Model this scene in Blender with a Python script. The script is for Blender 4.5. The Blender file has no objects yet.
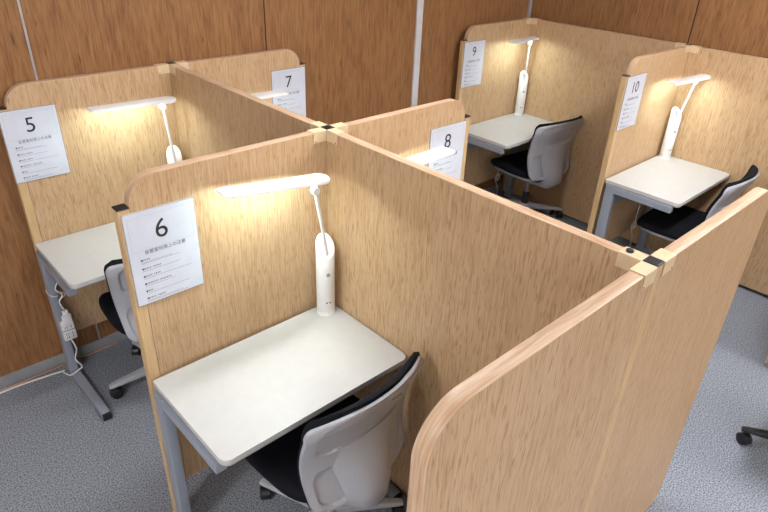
import bpy, bmesh, math, random
from mathutils import Vector, Matrix
random.seed(4)
S = bpy.context.scene
COL = S.collection
PI = math.pi

# ---------------------------------------------------------------- dimensions
H = 1.4188; W = .7433; P = 1.1917; CAPZ = H - .0911; T = .034
X2 = 2.825; Y9 = 1.16; YW = 1.233; XR = 2.895

# ---------------------------------------------------------------- materials
def srgb(r, g, b):
    f = lambda c: (c/255/12.92) if c/255 <= .04045 else ((c/255+.055)/1.055)**2.4
    return (f(r), f(g), f(b), 1)

def base_mat(name, col, rough=.5, metal=0, spec=.5, coat=0):
    m = bpy.data.materials.new(name); m.use_nodes = True
    b = m.node_tree.nodes['Principled BSDF']
    b.inputs['Base Color'].default_value = col
    b.inputs['Roughness'].default_value = rough
    b.inputs['Metallic'].default_value = metal
    b.inputs['Specular IOR Level'].default_value = spec
    b.inputs['Coat Weight'].default_value = coat
    return m

def nd(m, t, **kw):
    n = m.node_tree.nodes.new(t)
    for k, v in kw.items(): setattr(n, k, v)
    return n

def speckle(m, scale, c0, c1, lo=.35, hi=.65, bump=0, detail=4, bdist=.001):
    L = m.node_tree.links; b = m.node_tree.nodes['Principled BSDF']
    tc = nd(m, 'ShaderNodeTexCoord'); n = nd(m, 'ShaderNodeTexNoise')
    n.inputs['Scale'].default_value = scale; n.inputs['Detail'].default_value = detail
    L.new(tc.outputs['Object'], n.inputs['Vector'])
    r = nd(m, 'ShaderNodeValToRGB')
    r.color_ramp.elements[0].position = lo; r.color_ramp.elements[0].color = c0
    r.color_ramp.elements[1].position = hi; r.color_ramp.elements[1].color = c1
    L.new(n.outputs['Fac'], r.inputs['Fac']); L.new(r.outputs['Color'], b.inputs['Base Color'])
    if bump:
        bp = nd(m, 'ShaderNodeBump'); bp.inputs['Strength'].default_value = bump; bp.inputs['Distance'].default_value = bdist
        L.new(n.outputs['Fac'], bp.inputs['Height']); L.new(bp.outputs['Normal'], b.inputs['Normal'])
    return m

def wood(name, light, mid, dark, axis='Z', rough=.45, fine=260, broad=9, fleck=None, fl=(80, 9, .70, .76), spec=.4, bump=.15):
    """laminate wood: the grain runs along the object's own axis"""
    m = base_mat(name, mid, rough, 0, spec)
    L = m.node_tree.links; b = m.node_tree.nodes['Principled BSDF']
    tc = nd(m, 'ShaderNodeTexCoord')
    oi = nd(m, 'ShaderNodeObjectInfo')
    rnd = nd(m, 'ShaderNodeVectorMath', operation='SCALE'); rnd.inputs[0].default_value = (7.3, 3.1, 5.7)
    L.new(oi.outputs['Random'], rnd.inputs['Scale'])
    add = nd(m, 'ShaderNodeVectorMath', operation='ADD')
    L.new(tc.outputs['UV' if axis == 'U' else 'Object'], add.inputs[0]); L.new(rnd.outputs[0], add.inputs[1])
    def noise(sx, along, detail, dist=0):
        mp = nd(m, 'ShaderNodeMapping')
        sc = {'Z': (sx, sx, along), 'U': (along, sx, sx)}[axis]
        mp.inputs['Scale'].default_value = sc
        L.new(add.outputs[0], mp.inputs['Vector'])
        n = nd(m, 'ShaderNodeTexNoise'); n.inputs['Scale'].default_value = 1; n.inputs['Detail'].default_value = detail
        n.inputs['Distortion'].default_value = dist
        L.new(mp.outputs[0], n.inputs['Vector']); return n
    n1 = noise(fine, 11, 3); n2 = noise(broad, .9, 3, 1.2); n3 = noise(fine*.5, 8, 2)
    def mix(a, bb, f):
        x = nd(m, 'ShaderNodeMix', data_type='FLOAT'); x.inputs[0].default_value = f
        L.new(a, x.inputs[2]); L.new(bb, x.inputs[3]); return x.outputs[0]
    v = mix(mix(n1.outputs['Fac'], n3.outputs['Fac'], .45), n2.outputs['Fac'], .18)
    r = nd(m, 'ShaderNodeValToRGB'); e = r.color_ramp.elements
    e[0].position = .38; e[0].color = dark; e[1].position = .62; e[1].color = light
    k = e.new(.5); k.color = mid
    L.new(v, r.inputs['Fac']); out = r.outputs['Color']
    if fleck:
        n4 = noise(fl[0], fl[1], 1)
        r4 = nd(m, 'ShaderNodeValToRGB'); r4.color_ramp.elements[0].position = fl[2]; r4.color_ramp.elements[1].position = fl[3]
        L.new(n4.outputs['Fac'], r4.inputs['Fac'])
        x = nd(m, 'ShaderNodeMix', data_type='RGBA'); L.new(r4.outputs['Color'], x.inputs[0])
        L.new(out, x.inputs[6]); x.inputs[7].default_value = fleck; out = x.outputs[2]
    L.new(out, b.inputs['Base Color'])
    bp = nd(m, 'ShaderNodeBump'); bp.inputs['Strength'].default_value = bump; bp.inputs['Distance'].default_value = .0006
    L.new(n1.outputs['Fac'], bp.inputs['Height']); L.new(bp.outputs['Normal'], b.inputs['Normal'])
    return m

def emit(name, col, strength):
    m = bpy.data.materials.new(name); m.use_nodes = True
    nt = m.node_tree; nt.nodes.remove(nt.nodes['Principled BSDF'])
    e = nt.nodes.new('ShaderNodeEmission'); e.inputs[0].default_value = col; e.inputs[1].default_value = strength
    nt.links.new(e.outputs[0], nt.nodes['Material Output'].inputs[0])
    return m

M = {}
M['oak'] = wood('oak_laminate', srgb(204, 174, 138), srgb(197, 165, 128), srgb(182, 147, 109), fine=330, broad=7, fleck=srgb(168, 130, 92), fl=(240, 22, .56, .72))
M['oak_edge'] = wood('oak_edge_band', srgb(212, 184, 156), srgb(200, 168, 138), srgb(180, 144, 112), axis='U', rough=.42, fine=200, spec=.6)  # paler than the boards: overhead light on the panel tops put into the colour
M['oak_post'] = wood('pale_post_laminate', srgb(213, 182, 138), srgb(206, 174, 129), srgb(196, 162, 117), rough=.4, fine=120, bump=.04)
M['wall_wood'] = wood('dark_wall_veneer', srgb(160, 117, 77), srgb(147, 104, 66), srgb(124, 85, 54), rough=.42, fine=150, broad=5, fleck=srgb(92, 58, 36))
M['cream'] = speckle(base_mat('cream_plastic', srgb(222, 198, 162), .38), 40, srgb(219, 195, 158), srgb(225, 202, 167))
M['black'] = speckle(base_mat('black_plastic', srgb(28, 29, 33), .4), 60, srgb(22, 23, 27), srgb(34, 35, 40))
M['floor'] = speckle(base_mat('grey_carpet', srgb(130, 136, 146), .95, spec=.1), 170, srgb(82, 88, 98), srgb(172, 178, 189), .34, .66, .35, 8, .003)
M['white_top'] = speckle(base_mat('white_desktop', srgb(199, 198, 197), .42), 30, srgb(198, 197, 196), srgb(201, 200, 199))
M['white'] = speckle(base_mat('white_plastic', srgb(238, 238, 238), .35), 30, srgb(235, 235, 235), srgb(242, 242, 242))
M['edge_grey'] = speckle(base_mat('grey_desk_edge', srgb(150, 152, 158), .5), 50, srgb(145, 147, 153), srgb(158, 160, 166))
M['steel'] = speckle(base_mat('silver_painted_steel', srgb(150, 157, 170), .35, .05), 300, srgb(146, 153, 166), srgb(156, 163, 176))
M['shell'] = speckle(base_mat('grey_chair_plastic', srgb(180, 183, 192), .42), 200, srgb(177, 180, 189), srgb(183, 186, 195), bump=.05)
M['fabric'] = speckle(base_mat('black_fabric', srgb(20, 21, 27), .92, spec=.15), 700, srgb(12, 13, 17), srgb(32, 34, 42), bump=.4)
M['chrome'] = base_mat('brushed_metal', srgb(170, 172, 178), .3, .8); speckle(M['chrome'], 200, srgb(160, 162, 168), srgb(182, 184, 190))
M['paper'] = speckle(base_mat('sign_paper', srgb(206, 210, 222), .5), 20, srgb(204, 208, 220), srgb(209, 213, 225))
M['ink'] = speckle(base_mat('black_ink', srgb(30, 32, 40), .6), 50, srgb(26, 28, 36), srgb(36, 38, 46))
M['ink_grey'] = speckle(base_mat('grey_ink', srgb(120, 124, 136), .6), 50, srgb(114, 118, 130), srgb(128, 132, 144))
M['line_grey'] = speckle(base_mat('pale_rule', srgb(176, 180, 190), .6), 50, srgb(172, 176, 186), srgb(180, 184, 194))
M['cable_pink'] = speckle(base_mat('pinkish_cable', srgb(196, 150, 130), .5), 50, srgb(190, 145, 125), srgb(204, 158, 138))
M['baseboard'] = speckle(base_mat('grey_vinyl', srgb(150, 152, 156), .6), 12, srgb(144, 146, 150), srgb(158, 160, 164))
M['silver'] = speckle(base_mat('silver_trim', srgb(190, 192, 198), .3, .5), 12, srgb(182, 184, 190), srgb(198, 200, 206))
M['white_strip'] = speckle(base_mat('white_strip', srgb(206, 206, 208), .5), 12, srgb(202, 202, 204), srgb(212, 212, 214))
M['seam'] = speckle(base_mat('dark_seam', srgb(44, 28, 20), .8), 12, srgb(38, 24, 16), srgb(50, 34, 24))
M['ceiling'] = speckle(base_mat('ceiling_board', srgb(205, 204, 200), .9), 30, srgb(195, 194, 190), srgb(214, 213, 209))
M['plaster'] = speckle(base_mat('painted_wall', srgb(222, 220, 214), .9), 10, srgb(219, 217, 211), srgb(226, 224, 218))
M['lamp_glow'] = emit('desk_lamp_diffuser', (.82, 1.0, .95, 1), 46)
M['ceil_glow'] = emit('ceiling_tube_diffuser', (1.0, .99, 1.0, 1), 49)
a = base_mat('clear_acrylic', srgb(225, 228, 232), .08, 0, .5)
a.node_tree.nodes['Principled BSDF'].inputs['Alpha'].default_value = .35
M['acrylic'] = a

# ---------------------------------------------------------------- mesh helpers
def new(): return bmesh.new()

def box(bm, x0, x1, y0, y1, z0, z1, bev=0, seg=2, mat=None):
    r = bmesh.ops.create_cube(bm, size=1)
    vs = r['verts']
    bmesh.ops.scale(bm, vec=(x1-x0, y1-y0, z1-z0), verts=vs)
    bmesh.ops.translate(bm, vec=((x0+x1)/2, (y0+y1)/2, (z0+z1)/2), verts=vs)
    if bev:
        es = list({e for v in vs for e in v.link_edges})
        r2 = bmesh.ops.bevel(bm, geom=es, offset=bev, segments=seg, affect='EDGES', profile=.5)
        vs = list({v for f in r2['faces'] for v in f.verts} | {v for v in vs if v.is_valid})
    if mat is not None:
        bmesh.ops.transform(bm, matrix=mat, verts=vs)
    return vs

def tube(bm, pts, rad, n=10, cap=True):
    """pts list of vectors, rad number or list"""
    pts = [Vector(p) for p in pts]; rings = []
    up = None
    for i, p in enumerate(pts):
        d = (pts[min(i+1, len(pts)-1)] - pts[max(i-1, 0)]).normalized()
        if up is None:
            up = Vector((0, 0, 1)) if abs(d.z) < .9 else Vector((1, 0, 0))
        u = (up - d*up.dot(d)).normalized(); w = d.cross(u); up = u
        r = rad[i] if isinstance(rad, (list, tuple)) else rad
        rings.append([bm.verts.new(p + (u*math.cos(2*PI*k/n) + w*math.sin(2*PI*k/n))*r) for k in range(n)])
    for a, b in zip(rings, rings[1:]):
        for k in range(n):
            bm.faces.new((a[k], a[(k+1) % n], b[(k+1) % n], b[k]))
    if cap:
        bm.faces.new(rings[0][::-1]); bm.faces.new(rings[-1])

def smooth_path(ctrl, n=8):
    ctrl = [Vector(c) for c in ctrl]; out = []
    for i in range(len(ctrl)-1):
        p0 = ctrl[max(i-1, 0)]; p1 = ctrl[i]; p2 = ctrl[i+1]; p3 = ctrl[min(i+2, len(ctrl)-1)]
        for k in range(n):
            t = k/n
            out.append(.5*((2*p1) + (p2-p0)*t + (2*p0-5*p1+4*p2-p3)*t*t + (3*p1-p0-3*p2+p3)*t**3))
    out.append(ctrl[-1]); return out

def lathe(bm, prof, n=24, cx=0, cy=0):
    rings = [[bm.verts.new((cx+r*math.cos(2*PI*k/n), cy+r*math.sin(2*PI*k/n), z)) for k in range(n)] for r, z in prof]
    for a, b in zip(rings, rings[1:]):
        for k in range(n): bm.faces.new((a[k], a[(k+1) % n], b[(k+1) % n], b[k]))
    bm.faces.new(rings[0][::-1]); bm.faces.new(rings[-1])

def prism(bm, poly, axis, a, b):
    """extrude a 2-D outline; axis 'y': poly is (x,z); axis 'z': poly is (x,y); axis 'x': (y,z)"""
    mk = {'y': lambda p, t: (p[0], t, p[1]), 'z': lambda p, t: (p[0], p[1], t), 'x': lambda p, t: (t, p[0], p[1])}[axis]
    A = [bm.verts.new(mk(p, a)) for p in poly]; B = [bm.verts.new(mk(p, b)) for p in poly]
    n = len(poly)
    bm.faces.new(A); bm.faces.new(B[::-1])
    for i in range(n): bm.faces.new((A[i], B[i], B[(i+1) % n], A[(i+1) % n]))

def rrect(x0, x1, y0, y1, rs, n=7):
    """rounded rectangle; rs radii for (x0,y0),(x1,y0),(x1,y1),(x0,y1)"""
    out = []
    for (cx, cy, sx, sy, r, a0) in ((x0, y0, 1, 1, rs[0], PI), (x1, y0, -1, 1, rs[1], 1.5*PI), (x1, y1, -1, -1, rs[2], 0), (x0, y1, 1, -1, rs[3], .5*PI)):
        if r <= 0: out.append((cx, cy)); continue
        for k in range(n+1):
            an = a0 + .5*PI*k/n
            out.append((cx+sx*r+r*math.cos(an), cy+sy*r+r*math.sin(an)))
    return out

def obj(name, bm, mat, parent=None, smooth=None, loc=(0, 0, 0), rz=0):
    bmesh.ops.remove_doubles(bm, verts=bm.verts, dist=1e-6)
    bmesh.ops.recalc_face_normals(bm, faces=bm.faces)
    me = bpy.data.meshes.new(name); bm.to_mesh(me); bm.free()
    me.materials.append(M[mat])
    o = bpy.data.objects.new(name, me); COL.objects.link(o)
    o.location = loc; o.rotation_euler = (0, 0, rz)
    if parent: o.parent = parent
    if smooth is not None:
        for p in me.polygons: p.use_smooth = True
        try: me.set_sharp_from_angle(angle=math.radians(smooth))
        except Exception: pass
    return o

def thing(name, label, cat, loc=(0, 0, 0), rz=0, group=None):
    o = bpy.data.objects.new(name, None); COL.objects.link(o)
    o.location = loc; o.rotation_euler = (0, 0, rz); o.empty_display_size = .05
    o['label'] = label; o['category'] = cat
    if group: o['group'] = group
    return o

def tag(o, label, cat, group=None):
    o['label'] = label; o['category'] = cat
    if group: o['group'] = group
    return o

def kids(o): return [c for c in bpy.data.objects if c.parent == o]

def dup(root, loc, rz=0, label=None, group=None, parent=None):
    r = root.copy(); COL.objects.link(r)
    if parent is None:
        r.location = loc; r.rotation_euler = (0, 0, rz)
        if label: r['label'] = label
        if group: r['group'] = group
    else: r.parent = parent
    for c in kids(root): dup(c, None, parent=r)
    return r

def struct(name, bm, mat, **k):
    o = obj(name, bm, mat, **k); o['kind'] = 'structure'; return o

# ---------------------------------------------------------------- the room
XL, YF, ZC = -3.6, -5.2, 2.75
bm = new(); box(bm, XL-.1, XR+.1, YF-.1, YW+.1, -.1, 0); struct('floor', bm, 'floor')
bm = new(); box(bm, XL-.1, XR+.1, YF-.1, YW+.1, ZC, ZC+.1); struct('ceiling', bm, 'ceiling')
bm = new(); box(bm, XL-.1, XR+.1, YW, YW+.1, 0, ZC); struct('wall_back', bm, 'wall_wood')
bm = new(); box(bm, XR, XR+.1, YF, YW, 0, ZC); struct('wall_right', bm, 'wall_wood')
bm = new(); box(bm, XL-.1, XL, YF, YW, 0, ZC); struct('wall_left', bm, 'plaster')
bm = new(); box(bm, XL-.1, XR+.1, YF-.1, YF, 0, ZC); struct('wall_front', bm, 'plaster')
bm = new(); box(bm, XL, XR, YW-.008, YW, 0, .062, .002); struct('baseboard_back', bm, 'baseboard')
bm = new(); box(bm, XR-.008, XR, YF, YW-.008, 0, .062, .002); struct('baseboard_right', bm, 'baseboard')
n = 1
for x, w, m, d in ((-.575, .009, 'silver', .003), (.555, .007, 'seam', .001), (1.70, .052, 'white_strip', .012), (-1.72, .007, 'seam', .001)):
    bm = new(); box(bm, x-w/2, x+w/2, YW-d, YW, .062, ZC, min(.001, d*.4), 1)
    struct('trim_%d' % n, bm, m); n += 1
bm = new(); box(bm, XR-.022, XR, YW-.022, YW, .062, ZC, .002, 1); struct('trim_%d' % n, bm, 'silver'); n += 1
for y, w in ((.005, .007), (-1.2, .007), (-2.4, .007)):
    bm = new(); box(bm, XR-.001, XR, y-w/2, y+w/2, .062, ZC); struct('trim_%d' % n, bm, 'seam'); n += 1

# ceiling luminaires
first = None
ci = 0
for (x, y, where) in ((-2.8, -3.9, 'above the left front corner of the room'), (-.3, -4.1, 'at the far front of the room'),
                      (2.1, -3.4, 'above the right front of the room'), (-2.8, -1.0, 'left of the near row'),
                      (1.7, -1.3, 'above the aisle beside the nearest end panel'), (.1, -.2, 'added out of view above the near row')):
    lab = 'white ceiling light with a glowing diffuser, ' + where
    if first is None:
        first = t = thing('ceiling_light', lab, 'ceiling light', (x, y, ZC), 0, 'ceiling lights')
        bm = new(); prism(bm, rrect(-.62, .62, -.13, .13, (.01,)*4, 2), 'z', -.05, 0); obj('housing', bm, 'white', t)
        bm = new(); box(bm, -.6, .6, -.11, .11, -.06, -.05, .004); obj('diffuser', bm, 'ceil_glow', t)
    else: last = dup(first, (x, y, ZC), 0, lab)
last.scale = (.5, 1, 1)                        # added light over the near row, shortened to halve its output

# ---------------------------------------------------------------- partitions
def panel(name_label, loc, rz, L0, L1, zb, r_end, r_start=0, group='wood partition panels'):
    """a board along local +x from L0 to L1, top at H, rounded at the far end"""
    t = thing('partition_panel', name_label, 'partition panel', loc, rz, group)
    R = r_end; arc = []
    e = .0025
    if R:
        path = [(L0, H), (L0+(L1-R-L0)*.5, H)] + [(L1-R+R*math.sin(k/16*PI/2), H-R+R*math.cos(k/16*PI/2)) for k in range(17)] + [(L1, zb)]
    else:
        path = [(L0, H), (L1, H)]
    # inner board outline
    if R: inner = [(L0, zb), (L0, H-e)] + [(L1-R+(R-e)*math.sin(k/16*PI/2), H-R+(R-e)*math.cos(k/16*PI/2)) for k in range(17)] + [(L1-e, zb)]
    else: inner = [(L0, zb), (L0, H-e), (L1, H-e), (L1, zb)]
    bm = new(); prism(bm, inner, 'y', -T/2, T/2); obj('board', bm, 'oak', t)
    # edge band swept along the outline
    bm = new(); h = T/2+.0004; c = .0022; rings = []
    for i, (x, z) in enumerate(path):
        if R and i >= 2:
            k = min(i-2, 16); nx, nz = math.sin(k/16*PI/2), math.cos(k/16*PI/2)
        else: nx, nz = 0, 1
        if R and i == len(path)-1: nx, nz = 1, 0
        prof = [(-e, -h), (-c, -h), (-c*.3, -h+c*.3), (0, -h+c), (0, h-c), (-c*.3, h-c*.3), (-c, h), (-e, h)]
        rings.append([bm.verts.new((x+nx*o, y, z+nz*o)) for o, y in prof])
    for a, b in zip(rings, rings[1:]):
        for k in range(len(a)-1): bm.faces.new((a[k], a[k+1], b[k+1], b[k]))
        bm.faces.new((a[-1], a[0], b[0], b[-1]))
    bm.faces.new(rings[0]); bm.faces.new(rings[-1][::-1])
    lay = bm.loops.layers.uv.new('UVMap'); arc = {}; s_ = 0
    for i, rg in enumerate(rings):
        if i: s_ += math.hypot(path[i][0]-path[i-1][0], path[i][1]-path[i-1][1])
        for q, v_ in enumerate(rg): arc[v_] = (s_, v_.co.y + .03*(q in (0, 7)))
    for f_ in bm.faces:
        for l_ in f_.loops: l_[lay].uv = arc[l_.vert]
    obj('edge_band', bm, 'oak_edge', t, smooth=40)
    bm = new(); box(bm, L0, L1-e, -T/2-.0003, T/2+.0003, zb-.003, zb, .001, 1); obj('bottom_band', bm, 'oak_post', t)
    return t

G = T/2 + .0015
Lp = W - .0185
ZB = .20
# near cluster
panel('light oak half panel behind lamp 5, rounded top left corner', (0, P, 0), PI, G, Lp, ZB, .088)
panel('light oak half panel carrying sign 7, rounded corner, by the wall', (0, P, 0), 0, G, Lp, ZB, .088)
panel('light oak panel behind the desk with sign 6, rounded top left corner', (0, 0, 0), PI, G, Lp, ZB, .088)
panel('light oak half panel carrying sign 8, rounded right corner', (0, 0, 0), 0, G, Lp, ZB, .088)
panel('light oak spine panel between booths 5 and 7, running to the wall', (0, 0, 0), PI/2, G, P-G, .03, 0)
panel('long light oak spine panel between booths 6 and 8, beside the nearest chair', (0, 0, 0), -PI/2, G, P-G, .03, 0)
panel('nearest oak end panel, big rounded corner at the bottom middle of the view', (0, -P, 0), PI, G, W+.008, .03, .10)
panel('oak end panel right of the near black post cap, sloping to the right edge', (0, -P, 0), 0, G, W+.012, .03, .085)
# far cluster against the right wall
YE = Y9 - 2*P + .02
panel('light oak half panel carrying sign 9, far back', (X2, Y9, 0), PI, G, Lp, ZB, .088)
panel('light oak half panel carrying sign 10', (X2, Y9-P, 0), PI, G, Lp, ZB, .088)
panel('light oak long panel beside desk 9 along the right wall', (X2, Y9, 0), -PI/2, G, P-G, .03, 0)
panel('light oak long panel beside desk 10 along the right wall', (X2, Y9-P, 0), -PI/2, G, P-.02-G, .03, 0)
panel('oak end panel of the far row, only its foot shows at the right edge', (X2, YE, 0), PI, G, W+.030, .03, .10)

def post(label, x, y, h, arms, cap=True, knob=None):
    t = thing('partition_post', label, 'post', (x, y, 0), 0, 'square partition posts')
    a = .0175
    bm = new(); box(bm, -a, a, -a, a, .02, h, .0015, 1); obj('column', bm, 'oak_post', t)
    bm = new(); box(bm, -.013, .013, -.013, .013, 0, .0205, .002, 1); obj('foot', bm, 'black', t)
    if cap:
        bm = new(); box(bm, -a-.001, a+.001, -a-.001, a+.001, h, h+.006, .0025, 2); obj('top_cap', bm, 'black', t)
    for ang in arms:
        R = Matrix.Rotation(math.radians(ang), 4, 'Z')
        bm = new(); w = T/2+.0028; z1 = h+.0035
        # U cover straddling the panel top, built from one closed outline
        prism(bm, [(-w, z1-.001), (-w+.001, z1), (w-.001, z1), (w, z1-.001), (w, h-.035), (w-.0015, h-.035), (w-.0015, h+.001), (-w+.0015, h+.001), (-w+.0015, h-.035), (-w, h-.035)], 'x', a+.001, .076)
        bmesh.ops.transform(bm, matrix=R, verts=bm.verts)
        br = obj('bracket_cover', bm, 'cream', t)
        if knob == ang:
            bm = new(); lathe(bm, [(.009, z1), (.0095, z1+.003), (.008, z1+.005), (.003, z1+.0056)], 16, .058, 0)
            bmesh.ops.transform(bm, matrix=R, verts=bm.verts); obj('knob', bm, 'black', br, smooth=40)
        else:
            for sy in (-1, 1):
                bm = new(); box(bm, .067, .070, sy*w-.0008, sy*w+.0008, h-.032, h-.028); bmesh.ops.transform(bm, matrix=R, verts=bm.verts)
                obj('screw', bm, 'black', br)
    return t

post('centre post where the four panels of booths 5 to 8 meet', 0, 0, H, (0, 90, 180, 270))
post('post at the wall end of the near spine, above lamp 5', 0, P, H, (0, 180, 270))
post('nearest post, black cap and cream brackets with a black knob', 0, -P, H, (0, 90, 180), knob=90)
post('pale end post at the left edge beside sign 5', -W, P, CAPZ, ())
post('pale end post with black cap beside sign 6', -W, 0, CAPZ, ())
post('end post with black cap just right of sign 7', W, P, CAPZ, ())
post('end post with black cap just right of sign 8', W, 0, CAPZ, ())
post('pale end post left of sign 9', X2-W, Y9, CAPZ, ())
post('pale end post left of sign 10', X2-W, Y9-P, CAPZ, ())
post('corner post behind lamp 9 in the room corner', X2, Y9, H, (180, 270), cap=False)
post('post behind lamp 10 where its two panels join', X2, Y9-P, H, (90, 180, 270))
post('corner post of the far row, at its near end', X2, YE, H, (90, 180))

# ---------------------------------------------------------------- desks
DW, DD, DZ = .735, .455, .72
def desk(label, loc):
    """local origin: floor under the back left corner of the top, +x right, front towards -y"""
    t = thing('study_desk', label, 'desk', loc, 0, 'white desks in the booths')
    top = rrect(0, DW, -DD, 0, (.028, .028, .004, .004), 8)
    bm = new(); prism(bm, top, 'z', DZ-.020, DZ)
    es = [e for e in bm.edges if abs(e.verts[0].co.z-e.verts[1].co.z) < 1e-5 and e.verts[0].co.z > DZ-.001]
    bmesh.ops.bevel(bm, geom=es, offset=.003, segments=3, affect='EDGES', profile=.5)
    dt = obj('desktop', bm, 'white_top', t, smooth=30)
    bm = new(); prism(bm, rrect(.004, DW-.004, -DD+.004, -.002, (.025, .025, .003, .003), 8), 'z', DZ-.028, DZ-.0202)
    obj('underside_rim', bm, 'edge_grey', dt)
    for s in (0, 1):
        x0 = -.010 if s == 0 else DW-.008-.036; x1 = x0+.036
        bm = new(); prism(bm, rrect(x0, x1, -.070, -.014, (.004,)*4, 3), 'z', .033, DZ-.0285)
        lg = obj('leg', bm, 'steel', t, smooth=40)
        bm = new(); box(bm, x0, x1, -DD+.035, -.0705, DZ-.068, DZ-.0285, .003); obj('side_rail', bm, 'steel', lg)
        bm = new(); box(bm, x0-.001, x1+.001, -DD-.012, -.010, .006, .0325, .003); obj('foot', bm, 'steel', lg)
        bm = new(); box(bm, x0-.0015, x1+.0015, -DD-.030, -DD-.0125, 0, .034, .004); obj('foot_cap', bm, 'black', lg)
    bm = new(); box(bm, .0445, DW-.0445, -.062, -.030, DZ-.16, DZ-.11, .003); obj('cross_rail', bm, 'steel', t)
    # bag hook under the left rim
    bm = new(); hx, hy = .10, -DD+.13
    tube(bm, smooth_path([(hx, hy, DZ-.029), (hx, hy, DZ-.062), (hx, hy-.012, DZ-.078), (hx, hy-.028, DZ-.074), (hx, hy-.032, DZ-.060)], 5), .005, 8)
    box(bm, hx-.014, hx+.014, hy-.018, hy+.018, DZ-.034, DZ-.0285, .001, 1)
    obj('bag_hook', bm, 'white', t, smooth=50)
    return t
DX = -.758; DY = -.030
d6 = desk('white desk nearest the camera, under lamp 6', (DX, DY, 0))
dup(d6, (DX-.002, P-.020, 0), 0, 'white desk at the left edge under sign 5, power sockets on its leg')
dup(d6, (.022, P-.022, 0), 0, 'desk of booth 7, hidden behind the spine panel under lamp 7')
dup(d6, (.022, DY, 0), 0, 'desk of booth 8, hidden behind the spine panel under lamp 8')
dup(d6, (X2-W-.015, Y9-.026, 0), 0, 'white desk farthest back under lamp 9')
dup(d6, (X2-W-.012, Y9-P-.026, 0), 0, 'white desk at the right under lamp 10')

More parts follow.
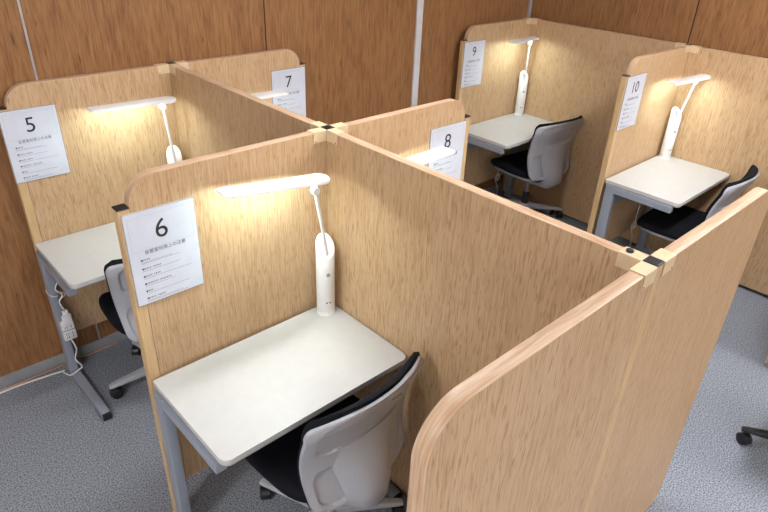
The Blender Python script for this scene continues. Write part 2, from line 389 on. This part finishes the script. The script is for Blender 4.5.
# ---------------------------------------------------------------- desk lamps
LG = 'white LED desk lamps'
def lamp(label, base, armtop, hr, ht, yaw_face=-110):
    """base: centre on desk; armtop/head points relative to base. hr = joint end of head, ht = tip of head"""
    t = thing('desk_lamp', label, 'desk lamp', base, 0, LG)
    R = .035; n = 32; z_lo, z_hi = .255, .332
    ca, sa = math.cos(math.radians(yaw_face)), math.sin(math.radians(yaw_face))
    bm = new()
    def ring(r, zf):
        return [bm.verts.new((r*math.cos(2*PI*k/n), r*math.sin(2*PI*k/n), zf(math.cos(2*PI*k/n)*ca+math.sin(2*PI*k/n)*sa))) for k in range(n)]
    zt = lambda c: (z_lo+z_hi)/2 - c*(z_hi-z_lo)/2
    rs = [ring(R, lambda c: 0), ring(R, lambda c: .012), ring(R-.0015, lambda c: .014), ring(R, lambda c: .016), ring(R, lambda c: zt(c)-.004), ring(R-.0015, lambda c: zt(c)-.001), ring(R-.004, lambda c: zt(c))]
    for a, b in zip(rs, rs[1:]):
        for k in range(n): bm.faces.new((a[k], a[(k+1) % n], b[(k+1) % n], b[k]))
    bm.faces.new(rs[0][::-1]); bm.faces.new(rs[-1])
    body = obj('body', bm, 'white', t, smooth=40)
    # recessed slot in the slanted face
    piv = Vector((ca*R*.72, sa*R*.72, zt(.72)+.002))
    far = Vector((-ca*R*.35, -sa*R*.35, zt(-.35)+.0008))
    bm = new(); tube(bm, [piv, far], .0055, 10); obj('slot', bm, 'edge_grey', body)
    f = Vector((ca, sa, 0)); sd = Vector((-sa, ca, 0))
    def disc(nm, z, off, r, mat, th=.0015):
        bm = new(); c = (f*math.cos(off)+sd*math.sin(off)); p = c*(R-.0005) + Vector((0, 0, z)); tube(bm, [p, p+c*th], r, 14); obj(nm, bm, mat, body)
    disc('power_button', .185, 0, .008, 'edge_grey'); disc('socket', .062, -.18, .0035, 'ink_grey'); disc('socket', .062, .18, .0035, 'ink_grey'); disc('switch', .092, -.1, .009, 'white')
    bm = new(); pv = Vector(armtop)
    tube(bm, [piv, piv.lerp(pv, .5), pv], [.0058, .0062, .0068], 10); obj('arm', bm, 'white', t, smooth=50)
    # head: a tapering flat bar
    A = Vector(hr); B = Vector(ht); d = (B-A).normalized(); side = d.cross(Vector((0, 0, 1))).normalized()
    upv = side.cross(d).normalized(); Lh = (B-A).length
    front = side if side.y < 0 else -side          # side turned towards the sitter
    ra = math.radians(0); u0 = upv
    upv = (u0*math.cos(ra) + front*math.sin(ra)).normalized(); side = d.cross(upv).normalized()
    bm = new(); rings = []
    hw, th = .038, .012
    for s, k, tt in ((0, .30, .5), (.006, .62, .8), (.018, .88, 1), (.034, 1, 1.1), (.08, 1, 1), (Lh*.5, 1, .95), (Lh-.012, 1, .8), (Lh, .96, .35)):
        prof = []
        for q in range(9):
            an = PI*q/8
            prof.append((math.cos(an)*hw*k, math.sin(an)**.8*th*tt))
        prof += [(-hw*k, -.007*tt), (-hw*k+.004, -.007*tt), (-hw*k+.006*k, -.0005), (hw*k-.006*k, -.0005), (hw*k-.004, -.007*tt), (hw*k, -.007*tt)]
        rings.append([bm.verts.new(A + d*s + side*u + upv*w) for u, w in prof])
    for a, b in zip(rings, rings[1:]):
        m_ = len(a)
        for k in range(m_): bm.faces.new((a[k], a[(k+1) % m_], b[(k+1) % m_], b[k]))
    bm.faces.new(rings[0]); bm.faces.new(rings[-1][::-1])
    hd = obj('lamp_head', bm, 'white', t, smooth=45)
    bm = new()
    q = [A+d*.055+side*.017-upv*.0008, A+d*.055-side*.017-upv*.0008, A+d*(Lh-.02)-side*.017-upv*.0008, A+d*(Lh-.02)+side*.017-upv*.0008]
    v1 = [bm.verts.new(p) for p in q]; v2 = [bm.verts.new(p-upv*.0015) for p in q]
    bm.faces.new(v1); bm.faces.new(v2[::-1])
    for k in range(4): bm.faces.new((v1[k], v2[k], v2[(k+1) % 4], v1[(k+1) % 4]))
    obj('diffuser', bm, 'lamp_glow', hd)
    bm = new(); c = pv; tube(bm, [c-side*.009, c+side*.009], .014, 18); 
    tube(bm, [c, A+d*.045-upv*.001], .006, 8)
    obj('hinge', bm, 'white', t, smooth=50)
    return t
BZ = DZ
def L(label, b, arm, hr, ht, yf=-110):
    B = Vector((b[0], b[1], BZ)); r = lambda p: tuple(Vector(p)-B)
    return lamp(label, tuple(B), r(arm), r(hr), r(ht), yf)
L('white desk lamp on the nearest desk, head reaching left above sign 6', (-.078, -.078), (-.160, -.135, 1.272), (-.100, -.125, 1.302), (-.494, -.115, 1.346))
L('white desk lamp on the left desk, head reaching left toward sign 5', (-.085, P-.085), (-.125, P-.130, 1.265), (-.062, P-.130, 1.293), (-.448, P-.130, 1.304))
L('white desk lamp of booth 7, only its head shows before sign 7', (.085, P-.085), (.13, P-.19, 1.235), (.09, P-.20, 1.262), (.475, P-.24, 1.268), -60)
L('white desk lamp of booth 8, only its head shows before sign 8', (.085, -.080), (.13, -.14, 1.24), (.09, -.14, 1.265), (.475, -.155, 1.285), -60)
L('white desk lamp farthest back beside sign 9, upright arm', (X2-.075, Y9-.070), (X2-.145, Y9-.125, 1.27), (X2-.08, Y9-.13, 1.309), (X2-.45, Y9-.175, 1.312), -125)
L('white desk lamp at the right beside sign 10, arm leaning right', (X2-.075, Y9-P-.070), (X2-.115, Y9-P-.145, 1.240), (X2-.045, Y9-P-.18, 1.272), (X2-.40, Y9-P-.115, 1.262), -125)

# ---------------------------------------------------------------- signs
def text_mesh(name, s, size, x, z, mat, parent, y, bold=0):
    c = bpy.data.curves.new(name, 'FONT'); c.body = s; c.size = size; c.align_x = 'CENTER'; c.align_y = 'CENTER'
    c.resolution_u = 6; c.extrude = .0002; c.offset = bold
    o = bpy.data.objects.new(name, c); COL.objects.link(o)
    dg = bpy.context.evaluated_depsgraph_get()
    me = bpy.data.meshes.new_from_object(o.evaluated_get(dg))
    bpy.data.objects.remove(o); bpy.data.curves.remove(c)
    me.transform(Matrix.Translation((x, y, z)) @ Matrix.Rotation(PI/2, 4, 'X'))
    me.materials.clear(); me.materials.append(M[mat])
    o = bpy.data.objects.new(name, me); COL.objects.link(o); o.parent = parent
    return o
SW, SH = .216, .305
def sign(num, label, loc, rot_y=0):
    t = thing('booth_sign', label, 'sign', loc, 0, 'numbered booth signs')
    t.rotation_euler = (0, rot_y, 0)
    # local: x centre, z centre, front faces -y ; back plate against the panel at y=0
    bm = new(); box(bm, -SW/2-.003, SW/2+.003, -.0045, -.0005, -SH/2-.003, SH/2+.003, .001, 1); obj('acrylic_holder', bm, 'acrylic', t)
    bm = new(); box(bm, -SW/2, SW/2, -.0052, -.0046, -SH/2, SH/2); pp = obj('paper', bm, 'paper', t)
    y = -.0054
    text_mesh('number', num, .088, -.002, .083, 'ink', pp, y)
    text_mesh('title_text', '自習室利用上の注意', .0145, .002, .020, 'ink_grey', pp, y, .0002)
    bm = new()
    bx0, bx1, bz0, bz1, w = -SW/2+.010, SW/2-.012, .030, SH/2-.014, .0007
    for (a, b, c, d) in ((bx0, bx1, bz0, bz0+w), (bx0, bx1, bz1-w, bz1), (bx0, bx0+w, bz0, bz1), (bx1-w, bx1, bz0, bz1)):
        box(bm, a, b, y-.0001, y+.0002, c, d)
    obj('border_line', bm, 'line_grey', pp)
    rr = random.Random(5)
    z = -.002
    for nchar, lines in ((4, (.50, .62)), (9, (.62,)), (8, (.78,)), (14, (.5,)), (3, (.72,)), (9, (.6, .68))):
        bmh = new(); bml = new(); x = -.078
        box(bmh, x, x+.0055, y-.0001, y+.0002, z-.0028, z+.0028); x += .0065
        for k in range(nchar):
            wv = .0048
            if nchar > 7 and k == nchar//2: x += .004
            # small stroke cluster standing for an unreadable character
            box(bmh, x, x+wv*.85, y-.0001, y+.0002, z+.0008, z+.0019); box(bmh, x+wv*.3, x+wv*.6, y-.0001, y+.0002, z-.0022, z+.0022); 
            if k % 2: box(bmh, x, x+wv*.8, y-.0001, y+.0002, z-.002, z-.0012)
            x += wv+.0006
        z -= .0075
        for ln in lines:
            x = -.078; xe = -.078+ln*(SW-.02)
            while x < xe:
                l = rr.uniform(.004, .012)
                box(bml, x, min(x+l, xe), y-.0001, y+.0002, z-.0006, z+.0005); x += l+.0012
            z -= .0042
        z -= .0140
        obj('heading_text', bmh, 'ink', pp); obj('body_text', bml, 'ink_grey', pp)
    return t
fy = .0185
sx = -W-.018+SW/2+.003
sign('6', 'white notice sign numbered 6 on the nearest desk panel', (-.644, -fy, 1.160))
sign('5', 'white notice sign numbered 5 at the left edge', (-.655, P-fy, 1.168))
sign('7', 'white notice sign numbered 7 hanging before the dark wall', (W-.098, P-fy, 1.165))
sign('8', 'white notice sign numbered 8 in the middle of the view', (W-.122, -fy, 1.165))
sign('9', 'white notice sign numbered 9 far back', (X2-.648, Y9-fy, 1.166))
sign('10', 'white notice sign numbered 10 at the right', (X2-.648, Y9-P-fy, 1.172))

# ---------------------------------------------------------------- chairs
def sstep(a, b, x):
    t = max(0, min(1, (x-a)/(b-a))); return t*t*(3-2*t)

def hwid(v):                                   # half width of the back shell
    w = .212 + .044*v
    if v > .90: w *= 1 - .16*(1-math.sqrt(max(0, 1-((v-.90)/.10)**2)))
    if v < .12: w *= 1 - .30*(1-math.sqrt(max(0, 1-((.12-v)/.12)**2)))
    return w
ZB0, ZB1 = .405, .842
def backpt(u, v, off=0, ws=1):
    z = ZB0 + (ZB1-ZB0)*v
    y = -.232 + .035*math.sin(PI*min(1, v*1.15))*1 - .045*v*v
    y += .068*abs(u)**2.2*(.55+.45*v)                # wraps forward at the sides
    z += -.018*u*u*v
    return Vector((u*hwid(v)*ws, y+off, z))
def recess(u, v):
    d = 0
    r = max(abs(u)/.86, abs(v-.765)/.185)
    q = ((abs(u)/.86)**5 + (abs(v-.775)/.19)**5)**.2
    d += .011*(1-sstep(.95, 1.0, q))
    q = ((abs(abs(u)-.635)/.25)**3 + (abs(v-.235)/.195)**3)**(1/3)
    d += .014*(1-sstep(.94, 1.0, q))
    return d

def chair(label, loc, rz, frame='shell', back='shell', name='office_chair', base_rot=0):
    t = thing(name, label, 'chair', loc, rz, None)
    NU, NV = 90, 90
    bm = new()
    F = []; B = []
    for j in range(NV+1):
        v = j/NV; rf = []; rb = []
        for i in range(NU+1):
            u = -1+2*i/NU
            rb.append(bm.verts.new(backpt(u, v) + Vector((0, recess(u, v)-.006, 0))))
            rf.append(bm.verts.new(backpt(u, v) + Vector((0, .006, 0))))
        F.append(rf); B.append(rb)
    for j in range(NV):
        for i in range(NU):
            bm.faces.new((B[j][i], B[j][i+1], B[j+1][i+1], B[j+1][i])); bm.faces.new((F[j][i], F[j+1][i], F[j+1][i+1], F[j][i+1]))
    for j in range(NV):
        bm.faces.new((B[j][0], B[j+1][0], F[j+1][0], F[j][0])); bm.faces.new((B[j][NU], F[j][NU], F[j+1][NU], B[j+1][NU]))
    for i in range(NU):
        bm.faces.new((B[0][i], F[0][i], F[0][i+1], B[0][i+1])); bm.faces.new((B[NV][i], B[NV][i+1], F[NV][i+1], F[NV][i]))
    bs = obj('back_shell', bm, back, t, smooth=55)
    # short maker's-mark style slot moulded near the top edge
    bm = new(); p = backpt(.30, .86); box(bm, p.x-.022, p.x+.022, p.y-.0012, p.y+.001, p.z-.0015, p.z+.0015); obj('moulded_slot', bm, 'edge_grey', bs)
    # back cushion
    bm = new(); F = []; B = []
    for j in range(29):
        v = j/28; rf = []; rb = []
        for i in range(33):
            u = -1+2*i/32
            vv = .02+.98*v
            ex = (max(0, 1-abs(u)**8)**.5)*(max(0, 1-abs(2*v-1)**12)**.5)
            up = Vector((0, 0, .014*sstep(.8, 1, v)))
            rb.append(bm.verts.new(backpt(u, vv, .0075, 1.012)+up)); rf.append(bm.verts.new(backpt(u, vv, .012+.032*ex, 1.012)+up))
        F.append(rf); B.append(rb)
    for j in range(28):
        for i in range(32):
            bm.faces.new((B[j][i], B[j][i+1], B[j+1][i+1], B[j+1][i])); bm.faces.new((F[j][i], F[j+1][i], F[j+1][i+1], F[j][i+1]))
        bm.faces.new((B[j][0], B[j+1][0], F[j+1][0], F[j][0])); bm.faces.new((B[j][32], F[j][32], F[j+1][32], B[j+1][32]))
    for i in range(32):
        bm.faces.new((B[0][i], F[0][i], F[0][i+1], B[0][i+1])); bm.faces.new((B[28][i], B[28][i+1], F[28][i+1], F[28][i]))
    obj('back_cushion', bm, 'fabric', t, smooth=60)
    # spine bulge carrying the back, curling forward under the seat
    path = [(-.196, .665, .128, .001), (-.214, .625, .134, .012), (-.232, .575, .136, .030), (-.246, .51, .116, .048), (-.250, .45, .104, .060),
            (-.240, .40, .098, .064), (-.200, .362, .092, .056), (-.12, .345, .078, .040), (-.04, .345, .055, .024)]
    bm = new(); rings = []
    for k, (y, z, hw, dep) in enumerate(path):
        a = path[max(k-1, 0)]; b = path[min(k+1, len(path)-1)]
        tv = Vector((0, b[0]-a[0], b[1]-a[1])).normalized(); nv = Vector((0, -abs(tv.z), tv.y if tv.z < 0 else -tv.y)).normalized()
        nv = Vector((0, tv.z, -tv.y)).normalized()
        ring = []
        bl = sstep(.40, .46, z); v_ = max(0, min(1, (z-ZB0)/(ZB1-ZB0)))
        def base(sx):
            p0 = backpt(sx*hw/hwid(max(v_, .14)), max(v_, .05)); p0.z = z; p0.y -= .005
            return Vector((sx*hw, y+.02, z)).lerp(Vector((sx*hw, p0.y, z)), bl)
        for q in range(23):
            sx = 1-2*q/22
            ring.append(bm.verts.new(base(sx) + nv*(dep*(1-abs(sx)**2.3))))
        for q in range(23):
            sx = -1+2*q/22
            ring.append(bm.verts.new(base(sx)*1.0 - nv*.006))
        rings.append(ring); NR = 46
    for a, b in zip(rings, rings[1:]):
        for q in range(NR): bm.faces.new((a[q], a[(q+1) % NR], b[(q+1) % NR], b[q]))
    bm.faces.new(rings[0]); bm.faces.new(rings[-1][::-1])
    sp = obj('back_support', bm, back, t, smooth=50)
    # seat
    def slab(bm, hw, y0, y1, z0, z1, ex, rnd, dish=0):
        N = 48; prof = [(0, 1-.0), (.35, 1), (.75, .995), (1, .96)]
        rings = []
        cy = (y0+y1)/2; hy = (y1-y0)/2
        def ringat(k, z):
            r = []
            for q in range(N):
                an = 2*PI*q/N; c, s = math.cos(an), math.sin(an)
                x = math.copysign(abs(c)**ex, c)*hw*k*(1-.06*(s < 0)*abs(s)); y = cy+math.copysign(abs(s)**ex, s)*hy*k
                zz = z - (.022*sstep(.55, 1, s*k) if rnd else 0) + dish*(abs(c)*k)**2
                r.append(bm.verts.new((x, y, zz)))
            return r
        h = z1-z0
        lv = [(.90, z0), (.97, z0+h*.12), (1, z0+h*.4), (.995, z0+h*.65), (.97, z0+h*.85), (.92, z1-h*.04), (.80, z1), (.5, z1-.002), (.2, z1-.004)]
        rings = [ringat(k, z) for k, z in lv]
        for a, b in zip(rings, rings[1:]):
            for q in range(N): bm.faces.new((a[q], a[(q+1) % N], b[(q+1) % N], b[q]))
        bm.faces.new(rings[0][::-1]); bm.faces.new(rings[-1])
    bm = new(); slab(bm, .240, -.185, .262, .402, .455, .50, True, .008); obj('seat', bm, 'fabric', t, smooth=60)
    bm = new(); slab(bm, .214, -.175, .235, .376, .4015, .52, True, .008)
    ss = obj('seat_shell', bm, back, t, smooth=60)
    bm = new(); box(bm, -.075, .075, -.10, .09, .318, .378, .014, 3); 
    tube(bm, [(.06, .03, .35), (.215, .03, .362)], .006, 8); box(bm, .19, .235, .018, .042, .356, .368, .004)
    obj('tilt_mechanism', bm, 'shell' if frame == 'shell' else 'black', t, smooth=50)
    bm = new(); lathe(bm, [(.014, .15), (.014, .32)], 20); gl = obj('gas_column', bm, 'chrome', t, smooth=50)
    bm = new(); lathe(bm, [(.027, .085), (.027, .165), (.022, .205), (.0145, .21)], 24); obj('column_sleeve', bm, 'black', gl, smooth=50)
    # five-star base
    bm = new(); lathe(bm, [(.040, .070), (.048, .082), (.044, .112), (.030, .120), (.0275, .120)], 24)
    hub = obj('base_hub', bm, frame, t, smooth=50)
    for k in range(5):
        an = math.radians(base_rot+72*k); d = Vector((math.cos(an), math.sin(an), 0)); s = Vector((-math.sin(an), math.cos(an), 0))
        bm = new(); rings = []
        for r, hw, z0, z1 in ((.030, .024, .078, .114), (.10, .022, .078, .108), (.20, .019, .073, .096), (.285, .016, .068, .084), (.302, .012, .067, .079)):
            rings.append([bm.verts.new(d*r+s*a*hw+Vector((0, 0, z))) for a, z in ((-1, z0), (1, z0), (1, z1-.006), (.7, z1), (-.7, z1), (-1, z1-.006))])
        for a, b in zip(rings, rings[1:]):
            for q in range(6): bm.faces.new((a[q], a[(q+1) % 6], b[(q+1) % 6], b[q]))
        bm.faces.new(rings[0]); bm.faces.new(rings[-1][::-1])
        obj('base_arm', bm, frame, hub, smooth=35)
        c = d*.285; ca = an + math.radians(40+50*k); w = Vector((math.cos(ca), math.sin(ca), 0)); f = Vector((-math.sin(ca), math.cos(ca), 0))
        bm = new()
        for sg in (-1, 1):
            p0 = c + f*.010 + w*sg*.008 + Vector((0, 0, .0255)); p1 = p0 + w*sg*.014
            tube(bm, [p0, p0.lerp(p1, .2), p0.lerp(p1, .8), p1], [.024, .0255, .0255, .021], 20)
        cs = obj('caster', bm, 'black', t, smooth=45)
        bm = new(); tube(bm, [c+Vector((0, 0, .045)), c+Vector((0, 0, .0685))], .006, 10)
        rings = []
        for q in range(9):
            a2 = math.radians(-10+q*25); o = f*math.cos(a2)*.0275+Vector((0, 0, math.sin(a2)*.0275)); o2 = f*math.cos(a2)*.0310+Vector((0, 0, math.sin(a2)*.0310))
            cc = c+f*.010+Vector((0, 0, .0255))
            rings.append([bm.verts.new(cc+o-w*.020), bm.verts.new(cc+o+w*.020), bm.verts.new(cc+o2+w*.018), bm.verts.new(cc+o2-w*.018)])
        for a, b in zip(rings, rings[1:]):
            for q in range(4): bm.faces.new((a[q], a[(q+1) % 4], b[(q+1) % 4], b[q]))
        bm.faces.new(rings[0]); bm.faces.new(rings[-1][::-1])
        obj('caster_hood', bm, 'black', cs, smooth=45)
    return t
CG = 'grey shell office chairs at the desks'
c6 = chair('grey shell office chair with black cushion at the nearest desk', (-.335, -.395, 0), math.radians(4), base_rot=107)
c6['group'] = CG
dup(c6, (-.385, .79, 0), math.radians(-4), 'grey shell office chair at the left desk, half hidden behind sign 6')
dup(c6, (2.568, .790, 0), math.radians(-7), 'grey shell office chair standing at the far desk 9')
dup(c6, (2.50, -.445, 0), math.radians(3), 'grey shell office chair at desk 10, turned sideways')
cb = chair('black office chair at the right edge, one base arm in view', (1.49, -1.58, 0), math.radians(90), 'black', 'black', base_rot=21.6)

# ---------------------------------------------------------------- sockets and cables
t = thing('power_strip', 'white three-gang power sockets strapped to the left desk leg', 'power strip', (-.735, P-.104, 0))
bm = new()
# the strip leans slightly along the leg
box(bm, -.029, .029, -.012, .010, .225, .335, .006, 2); ps = obj('socket_block', bm, 'white', t, smooth=40)
bm = new(); box(bm, -.021, .021, -.034, -.0125, .320, .380, .006, 2); box(bm, -.012, .012, -.026, -.012, .378, .40, .003, 2); obj('plug', bm, 'white', t, smooth=40)
bm = new(); box(bm, -.0292, .0292, -.0128, -.0118, .282, .286); obj('seam_line', bm, 'edge_grey', ps)
bm = new()
for z in (.245, .262, .300):
    for x in (-.016, -.007, .012): box(bm, x-.0012, x+.0012, -.0130, -.0120, z-.005, z+.005)
obj('socket_hole', bm, 'ink', ps)
bm = new(); tube(bm, smooth_path([(-.735, P-.106, .222), (-.728, P-.125, .17), (-.742, P-.115, .11), (-.724, P-.125, .062), (-.745, P-.122, .045), (-.782, P-.11, .025), (-.80, P-.03, .008)], 8), .0035, 8)
tube(bm, smooth_path([(-.735, P-.124, .404), (-.745, P-.118, .45), (-.728, P-.13, .49), (-.748, P-.12, .52), (-.73, P-.12, .56), (-.72, P-.135, .60), (-.70, P-.15, .68)], 8), .003, 8)
tag(obj('power_cable', bm, 'white', smooth=60), 'white cable running down the left desk leg through the sockets', 'cable')
bm = new()
tube(bm, smooth_path([(-.742, P-.095, .47), (-.765, P-.10, .48), (-.772, P-.05, .478), (-.76, P-.02, .475), (-.71, P-.10, .475), (-.728, P-.118, .47)], 6), .0025, 8)
tag(obj('cable_tie', bm, 'white', smooth=60), 'white tie looped round the left desk leg above the sockets', 'cable tie')
bm = new(); tube(bm, smooth_path([(-2.6, YW-.035, .006), (-1.8, YW-.030, .006), (-1.3, YW-.034, .006), (-1.0, YW-.03, .006), (-.80, YW-.024, .006), (-.70, YW-.02, .006), (-.5, YW-.018, .006)], 8), .005, 8)
tag(obj('floor_cable', bm, 'cable_pink', smooth=60), 'pinkish cable lying along the wall on the left floor', 'cable')
bm = new(); tube(bm, smooth_path([(-2.6, YW-.050, .005), (-1.8, YW-.046, .005), (-1.3, YW-.05, .005), (-1.0, YW-.045, .005), (-.80, P-.03, .007), (-.80, P-.03, .008)], 8), .0042, 8)
tag(obj('floor_cable', bm, 'white', smooth=60), 'white cable lying beside the pinkish one on the left floor', 'cable')
# bundled lamp cables under the far desks
def bundle(label, x, y, z):
    bm = new(); pts = []
    for k in range(26):
        a = k/25*2*PI*2.5
        pts.append((x+.022*math.cos(a), y+.008*math.sin(a*1.3), z+.035*math.sin(a)*(.6+.4*k/25)-.02*k/25))
    pts = [(x, y, DZ-.03), (x+.004, y, z+.12), (x-.002, y, z+.04)] + pts + [(x+.01, y-.005, z-.10), (x+.02, y, .10), (x+.02, y-.01, .008)]
    tube(bm, smooth_path(pts, 3), .003, 7)
    tag(obj('lamp_cable', bm, 'white', smooth=60), label, 'cable')
bundle('white cable bundled in loops under desk 9', X2-.20, Y9-.042, .22)
bundle('white cable hanging in loops under desk 10', X2-.20, Y9-P-.042, .25)

# ---------------------------------------------------------------- camera
cam = bpy.data.cameras.new('camera'); co = bpy.data.objects.new('camera', cam); COL.objects.link(co)
yaw, pitch, roll = -.7655, -.5182, .0425
cy, sy_, cp, sp_ = math.cos(yaw), math.sin(yaw), math.cos(pitch), math.sin(pitch)
fwd = Vector((-sy_*cp, cy*cp, sp_)); right = Vector((cy, sy_, 0)); up = right.cross(fwd)
r2 = right*math.cos(roll) + up*math.sin(roll); u2 = -right*math.sin(roll) + up*math.cos(roll)
mt = Matrix((r2, u2, -fwd)).transposed().to_4x4(); mt.translation = Vector((-1.2777, -1.6401, 2.0953))
co.matrix_world = mt
cam.sensor_width = 36; cam.sensor_fit = 'HORIZONTAL'; cam.lens = 610.88/768*36; cam.clip_start = .02
S.camera = co

# ---------------------------------------------------------------- world and view
w = bpy.data.worlds.new('world'); S.world = w; w.use_nodes = True
w.node_tree.nodes['Background'].inputs[0].default_value = (.8, .85, .9, 1); w.node_tree.nodes['Background'].inputs[1].default_value = .1
S.view_settings.view_transform = 'Standard'; S.view_settings.look = 'None'
S.view_settings.gamma = 1; S.view_settings.use_curve_mapping = False
S.view_settings.exposure = .29
